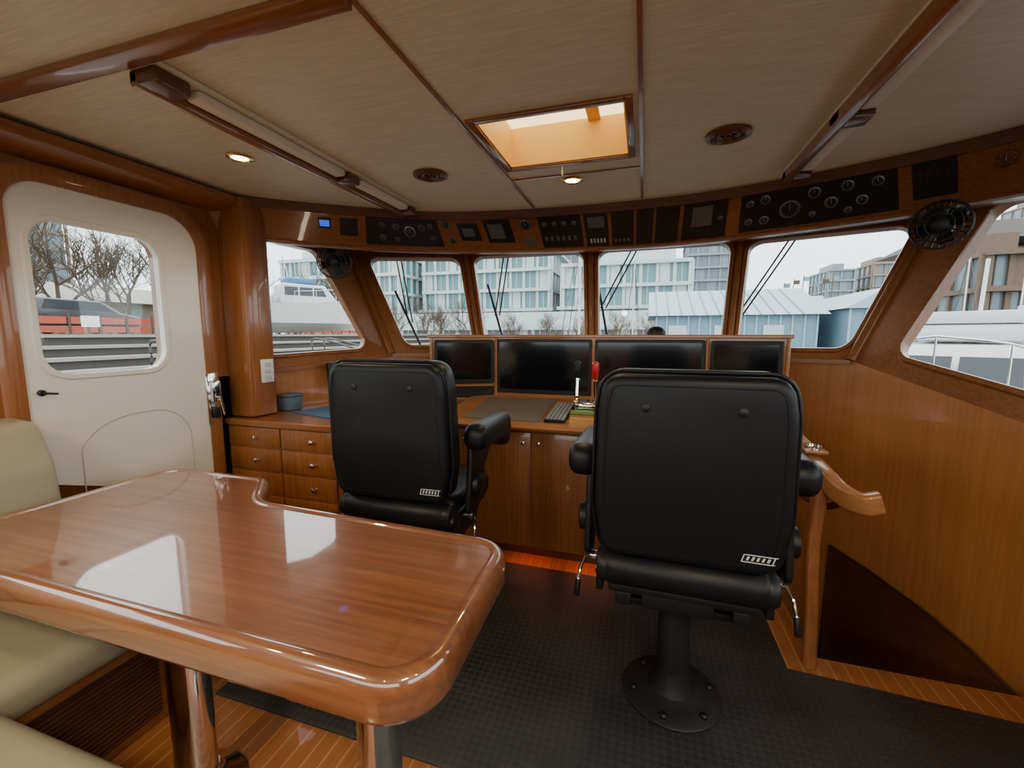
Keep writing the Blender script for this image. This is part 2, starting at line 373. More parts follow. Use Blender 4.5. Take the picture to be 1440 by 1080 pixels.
multibox('ceiling',[((-2.6,-1.6,ZC),(hx0,3.45,ZC+.05),0),((hx1,-1.6,ZC),(2.0,3.45,ZC+.05),0),((hx0,-1.6,ZC),(hx1,hy0,ZC+.05),0),((hx0,hy1,ZC),(hx1,3.45,ZC+.05),0)],[CEIL])
ha=group('skylight_hatch')
zt=ZC+.155; e=.004
for nm,a,b in [('well_a',(hx0-.02,hy0-.02,ZC-.002),(hx0+e,hy1+.02,zt)),('well_b',(hx1-e,hy0-.02,ZC-.002),(hx1+.02,hy1+.02,zt)),('well_c',(hx0,hy0-.02,ZC-.002),(hx1,hy0+e,zt)),('well_d',(hx0,hy1-e,ZC-.002),(hx1,hy1+.02,zt))]: box(nm,a,b,WELL,ha)
box('acrylic_lid',(hx0-.02,hy0-.02,zt),(hx1+.02,hy1+.02,zt+.01),FROST,ha)
box('lid_bar',(-.25,hy0,zt-.012),(-.20,hy1,zt),WELL,ha)
for nm,a,b in [('frame_a',(hx0-.03,hy0-.03,ZC-.010),(hx0,hy1+.03,ZC+.001)),('frame_b',(hx1,hy0-.03,ZC-.010),(hx1+.025,hy1+.03,ZC+.001)),('frame_c',(hx0,hy0-.03,ZC-.010),(hx1,hy0,ZC+.001)),('frame_d',(hx0,hy1,ZC-.010),(hx1,hy1+.03,ZC+.001))]: box(nm,a,b,WX,ha,.003)
tube('hatch_pull',[(-.36,hy1+.02,ZC-.01),(-.36,hy1+.02,ZC-.05)],.004,WPL,ha)
box('trim_ceiling_port',(-.641,-1.6,ZC-.006),(-.629,2.5,ZC),WY)
box('trim_ceiling_starboard',(-.041,-1.6,ZC-.006),(-.029,2.5,ZC),WY)
box('trim_ceiling_cross',(-.626,2.035,ZC-.006),(-.042,2.045,ZC),WX)
box('trim_beam_port',(XL,.825,ZC-.022),(-.64,.885,ZC),WX,None,.006)
sweep('trim_cornice_left',[(XL+.0,-1.6,ZC-.04),(XL+.0,1.95,ZC-.04)],[(0,-.05),(.13,-.02),(.15,.0),(.15,.02),(.11,.04),(0,.04)],WY)
sweep('trim_cornice_right',[(XR,-1.6,ZC-.05),(XR,1.95,ZC-.05)],[(0,-.05),(0,.05),(-.11,.05),(-.15,.02),(-.15,0),(-.13,-.02)],WY)
pl=group('pillar')
box('pillar_body',(XL,1.79,.895),(-2.03,1.95,ZC-.02),WZ,pl,.012)
ou=group('outlet_panel')
box('plate',(-2.032,1.85,1.08),(-2.022,1.93,1.21),WPL,ou,.003)
for z in (1.11,1.145,1.18):
    box('socket',(-2.024,1.87,z-.012),(-2.019,1.91,z+.012),SOCK,ou,.002)
# ------------------------------------------------------------------ overhead instrument panel
TC=[(-2.2,1.72),(-1.97,1.95),(-1.64,2.2),(-1.2,2.45),(-.56,2.56),(.13,2.55),(.58,2.44),(1.02,2.24),(1.32,2.03),(1.50,1.82)]
BC=[(-2.2,1.80),(-1.99,2.02),(-1.71,2.29),(-1.17,2.57),(-.54,2.73),(.126,2.75),(.615,2.60),(1.1,2.35),(1.37,2.12),(1.53,1.9)]
tc=cat([(x,y,ZC-.005) for x,y in TC],8); bc=cat([(x,y,1.882) for x,y in BC],8)
NP=len(tc)
oc=group('overhead_console')
vs=[];fs=[]
for a,b in zip(tc,bc):
    d=V((b.x+.37,b.y-.8,0)).normalized(); far=V((b.x+d.x*.75,b.y+d.y*.75,1.99)); 
    vs+=[a,b,b+d*.03+V((0,0,-.012)),far]
for i in range(NP-1):
    for k in range(3): fs.append((4*i+k,4*i+k+1,4*i+4+k+1,4*i+4+k))
mk('fascia',vs,fs,WX,oc,ang=25)
sweep('trim_header',[p+V((0,-.012,-.012)) for p in tc],[(-.035,-.02),(.02,-.03),(.02,.02),(-.035,.012)],WDX,oc)
tube('fascia_lower_bead',[p+V((0,0,-.002)) for p in bc],.011,WX,oc)
def rib(pp,f,off=0):
    pp=max(0,min(NP-1.001,pp)); i=int(pp); t=pp-i
    a=tc[i]*(1-t)+tc[i+1]*t; b=bc[i]*(1-t)+bc[i+1]*t; tan=(tc[i+1]+bc[i+1]-tc[i]-bc[i]).normalized(); up=(a-b); L=up.length; up.normalize()
    n=up.cross(tan); n.normalize()
    if n.y>0: n=-n
    return b+up*L*f+n*off,tan,up,n
def pX(x):
    lo,hi=0,NP-1.001
    for _ in range(30):
        m=(lo+hi)/2
        if rib(m,.5)[0].x<x: lo=m
        else: hi=m
    return lo
def plate(name,x0,x1,f0,f1,mat,off=.006):
    n=max(2,int((x1-x0)/.05)+1); a,b=pX(x0),pX(x1); vs=[];fs=[]
    for k in range(n+1):
        q=a+(b-a)*k/n
        for f,o in ((f0,0),(f0,off),(f1,off),(f1,0)): vs.append(rib(q,f,o)[0])
    for k in range(n):
        for j in range(4): l=(j+1)%4; fs.append((4*k+j,4*k+l,4*k+4+l,4*k+4+j))
    fs+=[(0,1,2,3),(4*n,4*n+3,4*n+2,4*n+1)]
    return mk(name,vs,fs,mat,oc,ang=0)
def gauge(x,f,r,off=.006,face=GFACE,nm='gauge'):
    p,t,u,n=rib(pX(x),f,off); M=axes(p,t,u,t.cross(u))
    if t.cross(u).dot(n)<0: M=axes(p,t,-u,t.cross(-u))
    lathe(nm+'_bezel',[(r,0),(r,.006),(r*.85,.008),(r*.8,.005)],GRING if face is GFACE else COPPER,M,oc,20)
    lathe(nm+'_face',[(r*.8,.004),(r*.8,.0055),(r*.02,.0056)],face,M,oc,16)
    bx=[]
    for k in range(7):
        a=math.radians(225-45*k); c,s=math.cos(a),math.sin(a); q=.68*r
        bx.append(((q*c-.0012,q*s-.0012,.0055),(q*c+.0012,q*s+.0012,.0068),0))
    o=multibox(nm+'_marks',bx+[((-.0008,-r*.1,.0055),(.0008,r*.55,.0068),0)],[LOGO],oc)
    o.data.transform(M)
plate('small_display',-1.83,-1.78,.45,.72,PANEL); plate('small_display_lcd',-1.825,-1.785,.5,.66,LCDB,.008)
plate('switch_panel',-1.74,-1.66,.3,.75,PANEL)
plate('gauge_panel_port',-1.62,-1.235,.1,.86,PANEL)
for x,f,r in [(-1.54,.32,.018),(-1.54,.66,.016),(-1.47,.62,.02),(-1.40,.5,.034),(-1.33,.62,.02),(-1.28,.35,.016),(-1.28,.68,.016),(-1.47,.28,.014)]: gauge(x,f,r,.007)
gauge(-1.185,.72,.024); gauge(-1.175,.30,.022)
plate('alarm_panel',-1.12,-1.0,.28,.75,PANEL); plate('alarm_lcd',-1.10,-1.03,.4,.62,LCD,.008)
plate('depth_display',-.96,-.80,.22,.82,PANEL); plate('depth_lcd',-.94,-.85,.34,.72,LCD,.008)
gauge(-.71,.68,.034); plate('key_switch',-.75,-.67,.12,.32,LCD)
plate('switch_bank',-.63,-.38,.06,.9,PANEL)
for k in range(6): plate('rocker_%d'%k,-.61+.035*k,-.592+.035*k,.25,.36,LCD,.01)
for k in range(4): gauge(-.595+.058*k,.68,.014,.007)
plate('vhf_radio',-.36,-.225,.05,.88,PANEL); plate('vhf_lcd',-.34,-.245,.52,.78,LCD,.008)
for k in range(5): plate('vhf_key_%d'%k,-.335+.02*k,-.325+.02*k,.15,.25,LOGO,.009)
plate('vhf_radio_b',-.205,-.08,.05,.9,PANEL)
for k in range(4): plate('vhf_b_key_%d'%k,-.19+.025*k,-.178+.025*k,.15,.22,GRING,.009)
plate('autopilot',-.064,.027,.05,.9,PANEL); plate('intercom',.042,.165,.05,.93,PANEL)
plate('plotter',.185,.40,.06,.95,PANEL); plate('plotter_lcd',.23,.33,.35,.78,LCD,.009); gauge(.37,.5,.012,.009)
plate('gauge_panel_starboard',.46,1.02,.08,.92,PANEL)
for x,f,r in [(.50,.3,.018),(.50,.68,.018),(.565,.3,.022),(.565,.72,.022),(.665,.45,.045),(.755,.70,.026),(.75,.28,.014),(.815,.45,.026),(.87,.72,.024),(.915,.4,.022),(.965,.7,.022),(.87,.25,.015)]: gauge(x,f,r,.007)
plate('switch_panel_b',1.06,1.17,.2,.85,PANEL)
for k in range(4): plate('sw_%d'%k,1.075+.022*k,1.087+.022*k,.55,.7,SEAM,.009)
gauge(1.27,.6,.03,face=COPPER,nm='sounder')
# ------------------------------------------------------------------ ceiling fixtures
def downlight(x,y,power=8):
    g=group('recessed_downlight',(x,y,ZC))
    lathe('ring',[(.05,0),(.05,-.006),(.04,-.01),(.034,-.002)],BRASS,I4,g)
    lathe('lens',[(.034,-.002),(.032,-.006),(.001,-.007)],LAMP,I4,g)
    l=bpy.data.lights.new('downlight_lamp','SPOT'); l.energy=power; l.color=(1,.74,.44); l.spot_size=math.radians(150); l.spot_blend=.9; l.shadow_soft_size=.03
    o=bpy.data.objects.new('lamp',l); bpy.context.collection.objects.link(o); o.parent=g; o.location=(0,0,-.02)
for x,y in [(-1.625,1.45),(-.35,2.115)]: downlight(x,y,13)
for x,y in [(-1.6,.0),(.9,.0),(-.35,-.7)]: downlight(x,y,15)  # extra unseen downlights added behind the camera to brighten the room
def vent(x,y):
    g=group('ceiling_air_vent',(x,y,ZC))
    lathe('ring',[(.078,0),(.078,-.008),(.06,-.014),(.055,-.003)],COPPER,I4,g)
    lathe('recess',[(.055,-.001),(.05,-.002),(.001,-.002)],BLACK,I4,g)
    for r in (.044,.03,.016): lathe('louver',[(r,-.003),(r-.003,-.010),(r-.006,-.006)],COPPER,I4,g)
vent(-.965,1.86); vent(.27,1.82)
def valance(x,y0,y1,s):
    g=group('overhead_light_valance')
    def bx(nm,xa,xb,ya,yb,za,zb,m,bv=.005):
        a,b=x+s*xa,x+s*xb; return box(nm,(min(a,b),ya,za),(max(a,b),yb,zb),m,g,bv)
    bx('base_board',-.05,.055,y0,y1,ZC-.014,ZC,CEIL)
    bx('rail',-.055,-.018,y0,y1,ZC-.060,ZC-.014,WY,.01)
    ym=y0+(y1-y0)*.60
    for a,b in ((y0+.12,ym-.05),(ym+.05,y1-.08)): bx('diffuser',-.016,.042,a,b,ZC-.044,ZC-.014,DIFF,.014)
    for a,b in ((y0,y0+.10),(ym-.04,ym+.04),(y1-.06,y1)): bx('bracket',-.055,.045,a,b,ZC-.056,ZC-.014,WD,.008)
valance(-1.315,.89,2.27,1); valance(.62,.89,2.27,1)
def dome(x,y,e):  # added fill light, built as a ceiling dome out of view
    g=group('added_fill_dome',(x,y,ZC))
    lathe('base',[(.17,0),(.17,-.02),(.15,-.025)],WHITE,I4,g)
    lathe('shade',[(.15,-.02),(.14,-.045),(.10,-.06),(.01,-.065)],FILL_DOME,I4,g)
    l=bpy.data.lights.new('added_fill_lamp','AREA'); l.shape='DISK'; l.size=.3; l.energy=e; l.color=(1,.82,.58)
    o=bpy.data.objects.new('lamp',l); bpy.context.collection.objects.link(o); o.parent=g; o.location=(0,0,-.07)
for x,y in [(-1.3,-.5),(.6,-.5)]: dome(x,y,22)
# ------------------------------------------------------------------ fans
def fan(loc,face,mount,rad=.11):
    g=group('cabin_fan',loc); n=V(face).normalized(); s=n.cross(V((0,0,1))).normalized(); u=s.cross(n)
    M=axes((0,0,0),s,u,n) if s.cross(u).dot(n)>0 else axes((0,0,0),-s,u,n)
    def C(r,z,k=28): return [M@V((r*math.cos(2*math.pi*i/k),r*math.sin(2*math.pi*i/k),z)) for i in range(k)]
    for r,z in ((rad,0),(rad*.97,.02),(rad*.97,-.025),(rad*.7,.032),(rad*.45,.036),(rad*.7,-.035)): tube('guard_ring',C(r,z),.0028,BLACK,g,6,True,up=n)
    for k in range(24):
        a=2*math.pi*k/24
        q=[(.2,.036),(.45,.037),(.7,.033),(.97,.02),(1,0),(.97,-.025),(.7,-.036),(.3,-.045)]
        tube('guard_wire',[M@V((rad*r*math.cos(a),rad*r*math.sin(a),z)) for r,z in q],.0018,BLACK,g,5,up=M.to_3x3()@V((-math.sin(a),math.cos(a),0)))
    lathe('hub',[(.026,.03),(.028,.038),(.02,.042)],BLACK,M,g)
    lathe('motor',[(.035,-.085),(.042,-.07),(.042,-.03),(.03,-.02),(.015,.01)],BLACK,M,g)
    for k in range(4):
        a=math.pi/2*k+.3; vs=[]
        for r,w in ((.02,.018),(rad*.55,.05),(rad*.85,.05)):
            for sg in (-1,1):
                b=a+sg*w/r*.5; vs.append(M@V((r*math.cos(b),r*math.sin(b),sg*.010)))
        mk('blade',vs,[(0,1,3,2),(2,3,5,4)],BLACK,g,fixn=False)
    m=V(mount)-V(loc)
    tube('stalk',[M@V((0,0,-.08)),M@V((0,-.02,-.1)),m],.009,BLACK,g)
    lathe('mount_plate',[(.035,-.01),(.035,.006),(.015,.014)],BLACK,axes(m,(1,0,0),(0,0,1),(0,-1,0)) ,g)
fan((-1.97,2.42,1.825),(.5,-1,-.15),(-2.06,2.62,1.88))
fan((1.13,2.22,1.79),(-.6,-1,-.1),(1.28,2.40,1.87),.095)
# ------------------------------------------------------------------ helm console
hc=group('helm_console')
ZL=.89
cabp=[(-2.19,1.765),(-1.47,1.765),(-1.2,2.10),(-1.2,2.9),(-1.25,3.03),(-1.80,2.80),(-2.17,1.97)]
solid('cabinet_port',[V(p) for p in cabp],[(0,.09),(0,ZL-.03)],WZ,parent=hc,ang=20)
solid('toe_kick_port',[V(p) for p in [(-2.15,1.83),(-1.52,1.83),(-1.25,2.15),(-1.25,2.9),(-1.78,2.7)]],[(0,0.0),(0,.09)],SEAM,parent=hc)
topp=[(-2.19,1.745),(-1.455,1.745),(-1.175,2.09),(-1.175,2.9),(-1.25,3.03),(-1.80,2.80),(-2.17,1.97)]
solid('counter_top',[V(p) for p in topp],[(0,ZL-.03),(0,ZL-.005),(.005,ZL)],WX,parent=hc,ang=20)
cab=[(-1.2,2.32),(.72,2.32),(.72,2.95),(.5,3.04),(-.36,3.11),(-1.2,3.05)]
solid('cabinet_body',[V(p) for p in cab],[(0,.10),(0,.82)],WZ,parent=hc,ang=20)
solid('toe_kick',[V(p) for p in [(-1.2,2.42),(.68,2.42),(.68,2.9),(-1.2,3.0)]],[(0,0.0),(0,.10)],SEAM,parent=hc)
def yz(name,poly,x0,x1,mat,bev=0):
    n=len(poly); vs=[(x0,y,z) for y,z in poly]+[(x1,y,z) for y,z in poly]
    fs=[tuple(range(n)),tuple(range(2*n-1,n-1,-1))]+[(i,(i+1)%n,n+(i+1)%n,n+i) for i in range(n)]
    return mk(name,vs,fs,mat,hc,ang=0)
yz('desk',[(2.26,.815),(2.25,.83),(2.26,.85),(2.9,.918),(2.9,.815)],-1.17,.76,WLIGHT)
def desk_z(y): return .85+(y-2.26)*(.068/.64)
def slab(name,x0,x1,y0,y1,th,mat,parent=hc,g0=.0005):
    vs=[];
    for dz in (g0,th):
        for x,y in ((x0,y0),(x1,y0),(x1,y1),(x0,y1)): vs.append((x,y,desk_z(y)+dz))
    return mk(name,vs,[(0,3,2,1),(4,5,6,7),(0,1,5,4),(1,2,6,5),(2,3,7,6),(3,0,4,7)],mat,parent,ang=0)
pad=group('desk_pad'); slab('pad',-1.02,-.55,2.31,2.80,.004,GREYP,pad)
def door_face(x0,x1,z0,z1,y,knob=None,nm='cabinet_door'):
    box(nm,(x0,y-.012,z0),(x1,y+.001,z1),WZ,hc,.003)
    if knob: lathe('knob',[(.006,0),(.006,.012),(.013,.018),(.013,.024),(.005,.028)],CHROME,axes((knob[0],y-.012,knob[1]),(1,0,0),(0,0,1),(0,-1,0)),hc,14)
for (z0,z1) in ((.745,.85),(.615,.735),(.485,.605),(.32,.475),(.11,.31)):
    zk=(z0+z1)/2
    door_face(-2.18,-1.83,z0,z1,1.765,(-1.98,zk),'drawer'); door_face(-1.82,-1.48,z0,z1,1.765,(-1.61,zk),'drawer')
for x0,x1,kx in ((-1.19,-.97,-1.0),(-.96,-.60,-.64),(-.59,-.24,-.55),(-.23,.12,.08),(.13,.42,.17),(.43,.70,.5)):
    door_face(x0,x1,.12,.79,2.32,(kx,.735))
front=[(-1.42,2.70),(-1.01,2.90),(.38,2.90),(.78,2.76)]
hous=[V(p) for p in front]+[V(p) for p in [(.78,2.93),(.5,3.03),(-.36,3.09),(-1.2,3.03),(-1.42,2.93)]]
solid('screen_housing',hous,[(0,.84),(0,1.325),(.0,1.33)],WLIGHT,parent=hc,ang=20)
solid('housing_cap',inset(hous,-.014),[(0,1.325),(-.004,1.33),(-.004,1.342),(0,1.347)],WLIGHT,parent=hc,ang=20)
def screen(a,b,z0,z1,fr=.022,nm='display'):
    a=V((*a,0));b=V((*b,0)); t=(b-a).normalized(); n=V((t.y,-t.x,0)); W=(b-a).length; M=axes((a.x,a.y,z0),t,(0,0,1),n)
    solid(nm+'_bezel',rr(0,0,W,z1-z0,.012,3),[(0,0),(0,.014),(.004,.018)],BLACK,M,hc)
    solid(nm+'_glass',rr(fr,fr+.01,W-fr,z1-z0-fr,.004,2),[(0,.0175),(0,.019)],SCREEN,M,hc)
f0,f1,f2,f3=[V(p) for p in front]
e=f0+(f1-f0)*.04; e2=f0+(f1-f0)*.96
screen(e,e2,1.0,1.31,nm='display_port')
solid('panel_port',rr(0,0,(e2-e).length,.08,.005,2),[(0,0),(0,.006)],BLACK,axes((e.x,e.y,.9),(f1-f0).to_3d(),(0,0,1),V(((f1-f0).y,-(f1-f0).x,0))),hc)
screen((-.998,2.9),(-.33,2.9),.935,1.315,.02); screen((-.31,2.9),(.365,2.9),.935,1.315,.02)
e=f2+(f3-f2)*.05; e2=f2+(f3-f2)*.95
screen(e,e2,.98,1.31,nm='display_starboard')
for p,q in ((f0,f1),(f2,f3)):
    for s in (p,q):
        tube('corner_bead',[(s.x,s.y-.004,.9),(s.x,s.y-.004,1.33)],.011,WLIGHT,hc)
lathe('side_knob',[(.008,0),(.008,.02),(.016,.03),(.012,.045)],CHROME,axes((.78,2.80,.99),(0,1,0),(0,0,1),(1,0,0)),hc,14)
cg=group('compass_dome'); lathe('dome',[(.06,0),(.062,.012),(.056,.034),(.04,.05),(.016,.058),(.002,.059)],BLACK,Matrix.Translation((.075,2.99,1.347)),cg)
tg=group('throttle_controls')
zt_=desk_z(2.5)
slab('base',-.395,-.225,2.40,2.62,.03,BRASS,tg)
box('binnacle',(-.375,2.45,zt_+.02),(-.245,2.57,zt_+.085),CHROME,tg,.02,3)
for x in (-.37,-.25): lathe('pivot',[(.035,-.012),(.038,0),(.035,.012)],BRASS,axes((x,2.51,zt_+.075),(0,1,0),(0,0,1),(1,0,0)),tg)
box('label_green',(-.39,2.402,zt_+.022),(-.23,2.43,zt_+.04),GREEN,tg)
for x,m,dy in ((-.37,BLACK,.02),(-.262,RED,-.01)):
    tube('lever',[(x,2.51,zt_+.07),(x,2.51+dy,zt_+.17),(x,2.51+dy*1.6,zt_+.25)],.009,CHROME,tg)
    lathe('collar',[(.012,0),(.014,.006),(.012,.012)],CHROME,Matrix.Translation((x,2.51+dy*1.6,zt_+.20)),tg,14)
    lathe('grip',[(.010,0),(.018,.01),(.023,.06),(.021,.095),(.006,.108)],m,Matrix.Translation((x,2.51+dy*1.6,zt_+.21)),tg,14)
kb=group('keyboard')
kM=Matrix.Translation((-.465,2.50,desk_z(2.50)+.002))@Matrix.Rotation(math.atan(.068/.64),4,'X')@Matrix.Rotation(math.radians(90),4,'Z')
solid('kb_body',rr(-.19,-.062,.19,.062,.01,2),[(0,0),(0,.012),(.003,.016)],BLACK,kM,kb)
keys=[]
for r in range(5):
    for c in range(14): keys.append(((-.18+c*.0258,-.055+r*.0223,.014),(-.18+c*.0258+.020,-.055+r*.0223+.017,.021),0))
o=multibox('kb_keys',keys,[KEYS],kb); o.data.transform(kM)
cl=group('blue_chart_cover'); solid('cloth',[V(p) for p in [(-1.97,1.99),(-1.62,1.90),(-1.45,2.25),(-1.82,2.40)]],[(0,ZL+.001),(0,ZL+.008)],BLUE,parent=cl)
bb=group('blue_storage_box'); box('body',(-2.10,2.02,ZL+.002),(-2.01,2.12,ZL+.085),BBOX,bb,.008); box('lid',(-2.105,2.015,ZL+.085),(-2.005,2.125,ZL+.10),BBOX,bb,.004)
hs=group('radio_handset'); box('cradle',(-2.0,2.33,1.02),(-1.93,2.40,1.16),BLACK,hs,.012)
capsule('handset_bar',(-1.95,2.31,1.0),(-1.95,2.30,1.17),.020,BLACK,hs)
tube('cord',[V((-1.95+.012*math.cos(k*.9),2.31,1.0-.005*k+.008*math.sin(k*.9))) for k in range(19)],.003,BLACK,hs)
for x in (-.6,-.25):
    l=bpy.data.lights.new('toe_kick_lamp','AREA'); l.size=.25; l.energy=.3; l.color=(1,.18,.06); o=bpy.data.objects.new('courtesy_lamp',l); bpy.context.collection.objects.link(o); o.location=(x,2.37,.095); 
# ------------------------------------------------------------------ handrail
hr=group('stair_handrail')
path=cat([(.735,2.30,.79),(.738,2.16,.785),(.745,2.03,.765),(.765,1.94,.735),(.81,1.88,.72),(.865,1.87,.735)],6)
sweep('rail',path,rounded([(-.028,-.05),(.028,-.05),(.028,.03),(-.028,.03)],.014,3),WLIGHT,hr)
pp=cat([(.69,1.90,0),(.69,1.93,.25),(.70,1.99,.5),(.735,2.03,.75)],6)
sweep('newel',pp,rounded([(-.024,-.032),(.024,-.032),(.024,.032),(-.024,.032)],.012,3),WZ,hr,up=(0,1,0))
sweep('inner_rail',cat([(.735,2.30,.60),(.745,2.2,.60),(.76,2.06,.62),(.80,1.96,.69)],6),rounded([(-.013,-.013),(.013,-.013),(.013,.013),(-.013,.013)],.006,2),WD,hr)
tr=group('cup_holder'); box('tray',(.70,2.14,.825),(.79,2.245,.84),WLIGHT,tr,.005); lathe('rim',[(.034,0),(.036,.012),(.03,.014),(.026,.002)],CHROME,Matrix.Translation((.745,2.19,.84)),tr)
# ------------------------------------------------------------------ helm chairs
def chair(loc,rz=0):
    g=group('helm_chair',loc,rz)
    lathe('floor_flange',[(.172,0),(.175,.008),(.168,.014),(.125,.022),(.085,.04),(.066,.075),(.06,.12)],BASEM,I4,g,36)
    for k in range(6):
        a=math.pi/3*k+.3; lathe('bolt',[(.014,.0),(.014,.008),(.008,.014)],BLACK,Matrix.Translation((.142*math.cos(a),.142*math.sin(a),.016)),g,10)
    lathe('column',[(.057,.08),(.057,.40),(.068,.405),(.068,.44)],BASEM,I4,g)
    box('swivel_plate',(-.16,-.17,.43),(.16,.18,.455),BLACK,g,.006)
    box('slide_rail',(-.20,-.22,.455),(-.15,.22,.50),BLACK,g,.005); box('slide_rail_b',(.15,-.22,.455),(.20,.22,.50),BLACK,g,.005)
    box('mechanism',(-.12,-.22,.455),(.10,-.05,.51),BLACK,g,.008)
    box('seat_pan',(-.225,-.22,.495),(.225,.24,.525),BLACK,g,.01)
    solid('seat_cushion',rr(-.25,-.19,.25,.28,.08,6),rprof(.13,.04,5,.52),LEATHER,parent=g)
    solid('seat_front_roll',rr(-.24,.18,.24,.31,.062,5),rprof(.15,.06,5,.50),LEATHER,parent=g)
    capsule('lumbar_roll',(-.235,-.235,.60),(.235,-.235,.60),.058,LEATHER,g)
    for sx in (-1,1): capsule('roll_cap',(sx*.205,-.235,.60),(sx*.262,-.235,.60),.052,BLACK,g)
    tilt=math.radians(3); up=V((0,-math.sin(tilt),math.cos(tilt))); nb=V((0,-math.cos(tilt),-math.sin(tilt)))
    M=axes((0,-.155,.665),(1,0,0),up,nb)
    out=rounded([(-.248,0),(.248,0),(.275,.16),(.268,.46),(.248,.575),(-.248,.575),(-.268,.46),(-.275,.16)],[.06,.06,.25,.25,.08,.08,.25,.25],5)
    solid('back_cushion',out,rprof(.105,.035,5,0),LEATHER,M,g)
    out2=inset(out,.008)
    solid('back_shell',out2,[(.01,.08),(0,.09),(0,.126),(.003,.134),(.010,.140),(.022,.143)],LEATHER,M,g,ang=50)
    tube('back_piping',[M@V((p[0],p[1],.104)) for p in inset(out,-.001)],.006,LEATHER,g,8,True,up=nb)
    so=inset(out,.036); tube('back_seam',[M@V((p[0],p[1],.1425)) for p in so],.0020,LEATHER,g,6,True,up=nb)
    for x in (-.125,.125): lathe('button',[(.014,0),(.013,.004),(.004,.007)],BLACK,M@Matrix.Translation((x,.475,.142)),g,14)
    def par(x0,x1,y0,y1,sk=.006): return [V((x0,y0)),V((x1,y0)),V((x1+sk,y1)),V((x0+sk,y1))]
    bars=[par(.145,.225,.048,.0505),par(.152,.232,.070,.0725),par(.145,.148,.050,.072),par(.222,.225,.050,.072)]+[par(.157+.013*k,.163+.013*k,.055,.066,.004) for k in range(5)]
    for b in bars: solid('maker_mark',b,[(0,.1425),(0,.1445)],LOGO,M,g,0)
    for sx in (-1,1):
        Ma=axes((sx*.325-.05,0,0),(0,1,0),(0,0,1),(1,0,0))
        prof=rounded([(-.18,.86),(.10,.845),(.20,.785),(.25,.85),(.235,.96),(-.18,.972)],[.045,.08,.045,.05,.045,.05],5)
        solid('arm_pad',prof,rprof(.10,.036,4,0),LEATHER,Ma,g)
        Mb=axes((sx*.30-.012,0,0),(0,1,0),(0,0,1),(1,0,0))
        br=rounded([(-.19,.60),(-.10,.56),(-.02,.64),(.0,.74),(.09,.83),(.06,.88),(-.15,.89),(-.16,.78)],[.03,.04,.04,.04,.03,.02,.02,.04],4)
        solid('arm_bracket',br,rprof(.024,.008,3,0),BLACK,Mb,g)
        lathe('arm_pivot',[(.048,-.02),(.05,.0),(.048,.018),(.03,.024)],BLACK,axes((sx*.315,-.11,.70),(0,1,0),(0,0,1),(sx,0,0)),g,24)
        box('side_plate',(sx*.255-.012,-.2,.48),(sx*.255+.012,.02,.60),BLACK,g,.006)
        tube('recline_lever',[(sx*.26,-.12,.56),(sx*.31,-.13,.56),(sx*.325,-.16,.53),(sx*.33,-.18,.49)],.006,CHROME,g)
        lathe('lever_boss',[(.018,0),(.018,.03),(.01,.036)],CHROME,axes((sx*.262,-.12,.56),(0,1,0),(0,0,1),(sx,0,0)),g,14)
        capsule('lever_grip',(sx*.33,-.178,.495),(sx*.333,-.19,.44),.010,BLACK,g,12)
    return g
chair((.142,1.578,.009),math.radians(-1))
chair((-.985,1.76,.009),math.radians(1))
# ------------------------------------------------------------------ table
tb=group('dining_table')
ZT=.79
ol=rounded([(-1.89,.53),(-.305,.53),(-.32,1.055),(-1.22,1.085),(-1.385,1.27),(-1.89,1.26)],[.09,.11,.10,.14,.09,.10],8)
prof=[(.03,ZT-.088),(.006,ZT-.080),(0,ZT-.068),(0,ZT-.02),(.004,ZT-.006),(.012,ZT+.003),(.022,ZT+.006),(.034,ZT+.003),(.040,ZT-.001)]
solid('table_top',ol,prof,WTAB,parent=tb,ang=50)
mk('table_field',[(p[0],p[1],ZT-.0004) for p in inset(ol,.038)],[tuple(range(len(ol)))],WTAB,tb,ang=0,fixn=False)
for x in (-1.22,-.585):
    lathe('leg',[(.052,.03),(.052,ZT-.10)],CHROME,Matrix.Translation((x,.80,0)),tb,32)
    lathe('leg_foot',[(.125,0),(.125,.006),(.115,.016),(.075,.03),(.058,.05),(.055,.07)],CHROME,Matrix.Translation((x,.80,0)),tb,32)
    box('leg_top_plate',(x-.1,.72,ZT-.10),(x+.1,.88,ZT-.086),BLACK,tb,.004)
# ------------------------------------------------------------------ settee
se=group('settee')
box('base_port',(-2.19,-1.0,.0),(-1.58,.98,.33),WY,se,.006)
box('base_aft',(-1.58,-.35,.0),(-.90,.47,.33),WX,se,.006)
multibox('vent_slats',[((-1.583,.30,.04+.016*k),(-1.572,.94,.048+.016*k),0) for k in range(15)],[WD],se)
box('vent_back',(-1.582,.30,.03),(-1.578,.94,.29),SEAM,se)
def cushion(nm,x0,y0,x1,y1,z0,h,r=.05): solid(nm,rr(x0,y0,x1,y1,.055,5),rprof(h,r,5,z0),CREAM,parent=se)
cushion('seat_cushion_port',-2.12,.50,-1.53,.975,.33,.13); cushion('seat_cushion_port_aft',-2.12,-1.0,-1.53,-.35,.33,.13)
cushion('seat_cushion_corner',-2.12,-.34,-1.54,.49,.33,.13)
cushion('seat_cushion_aft',-1.52,-.34,-.86,.535,.33,.13)
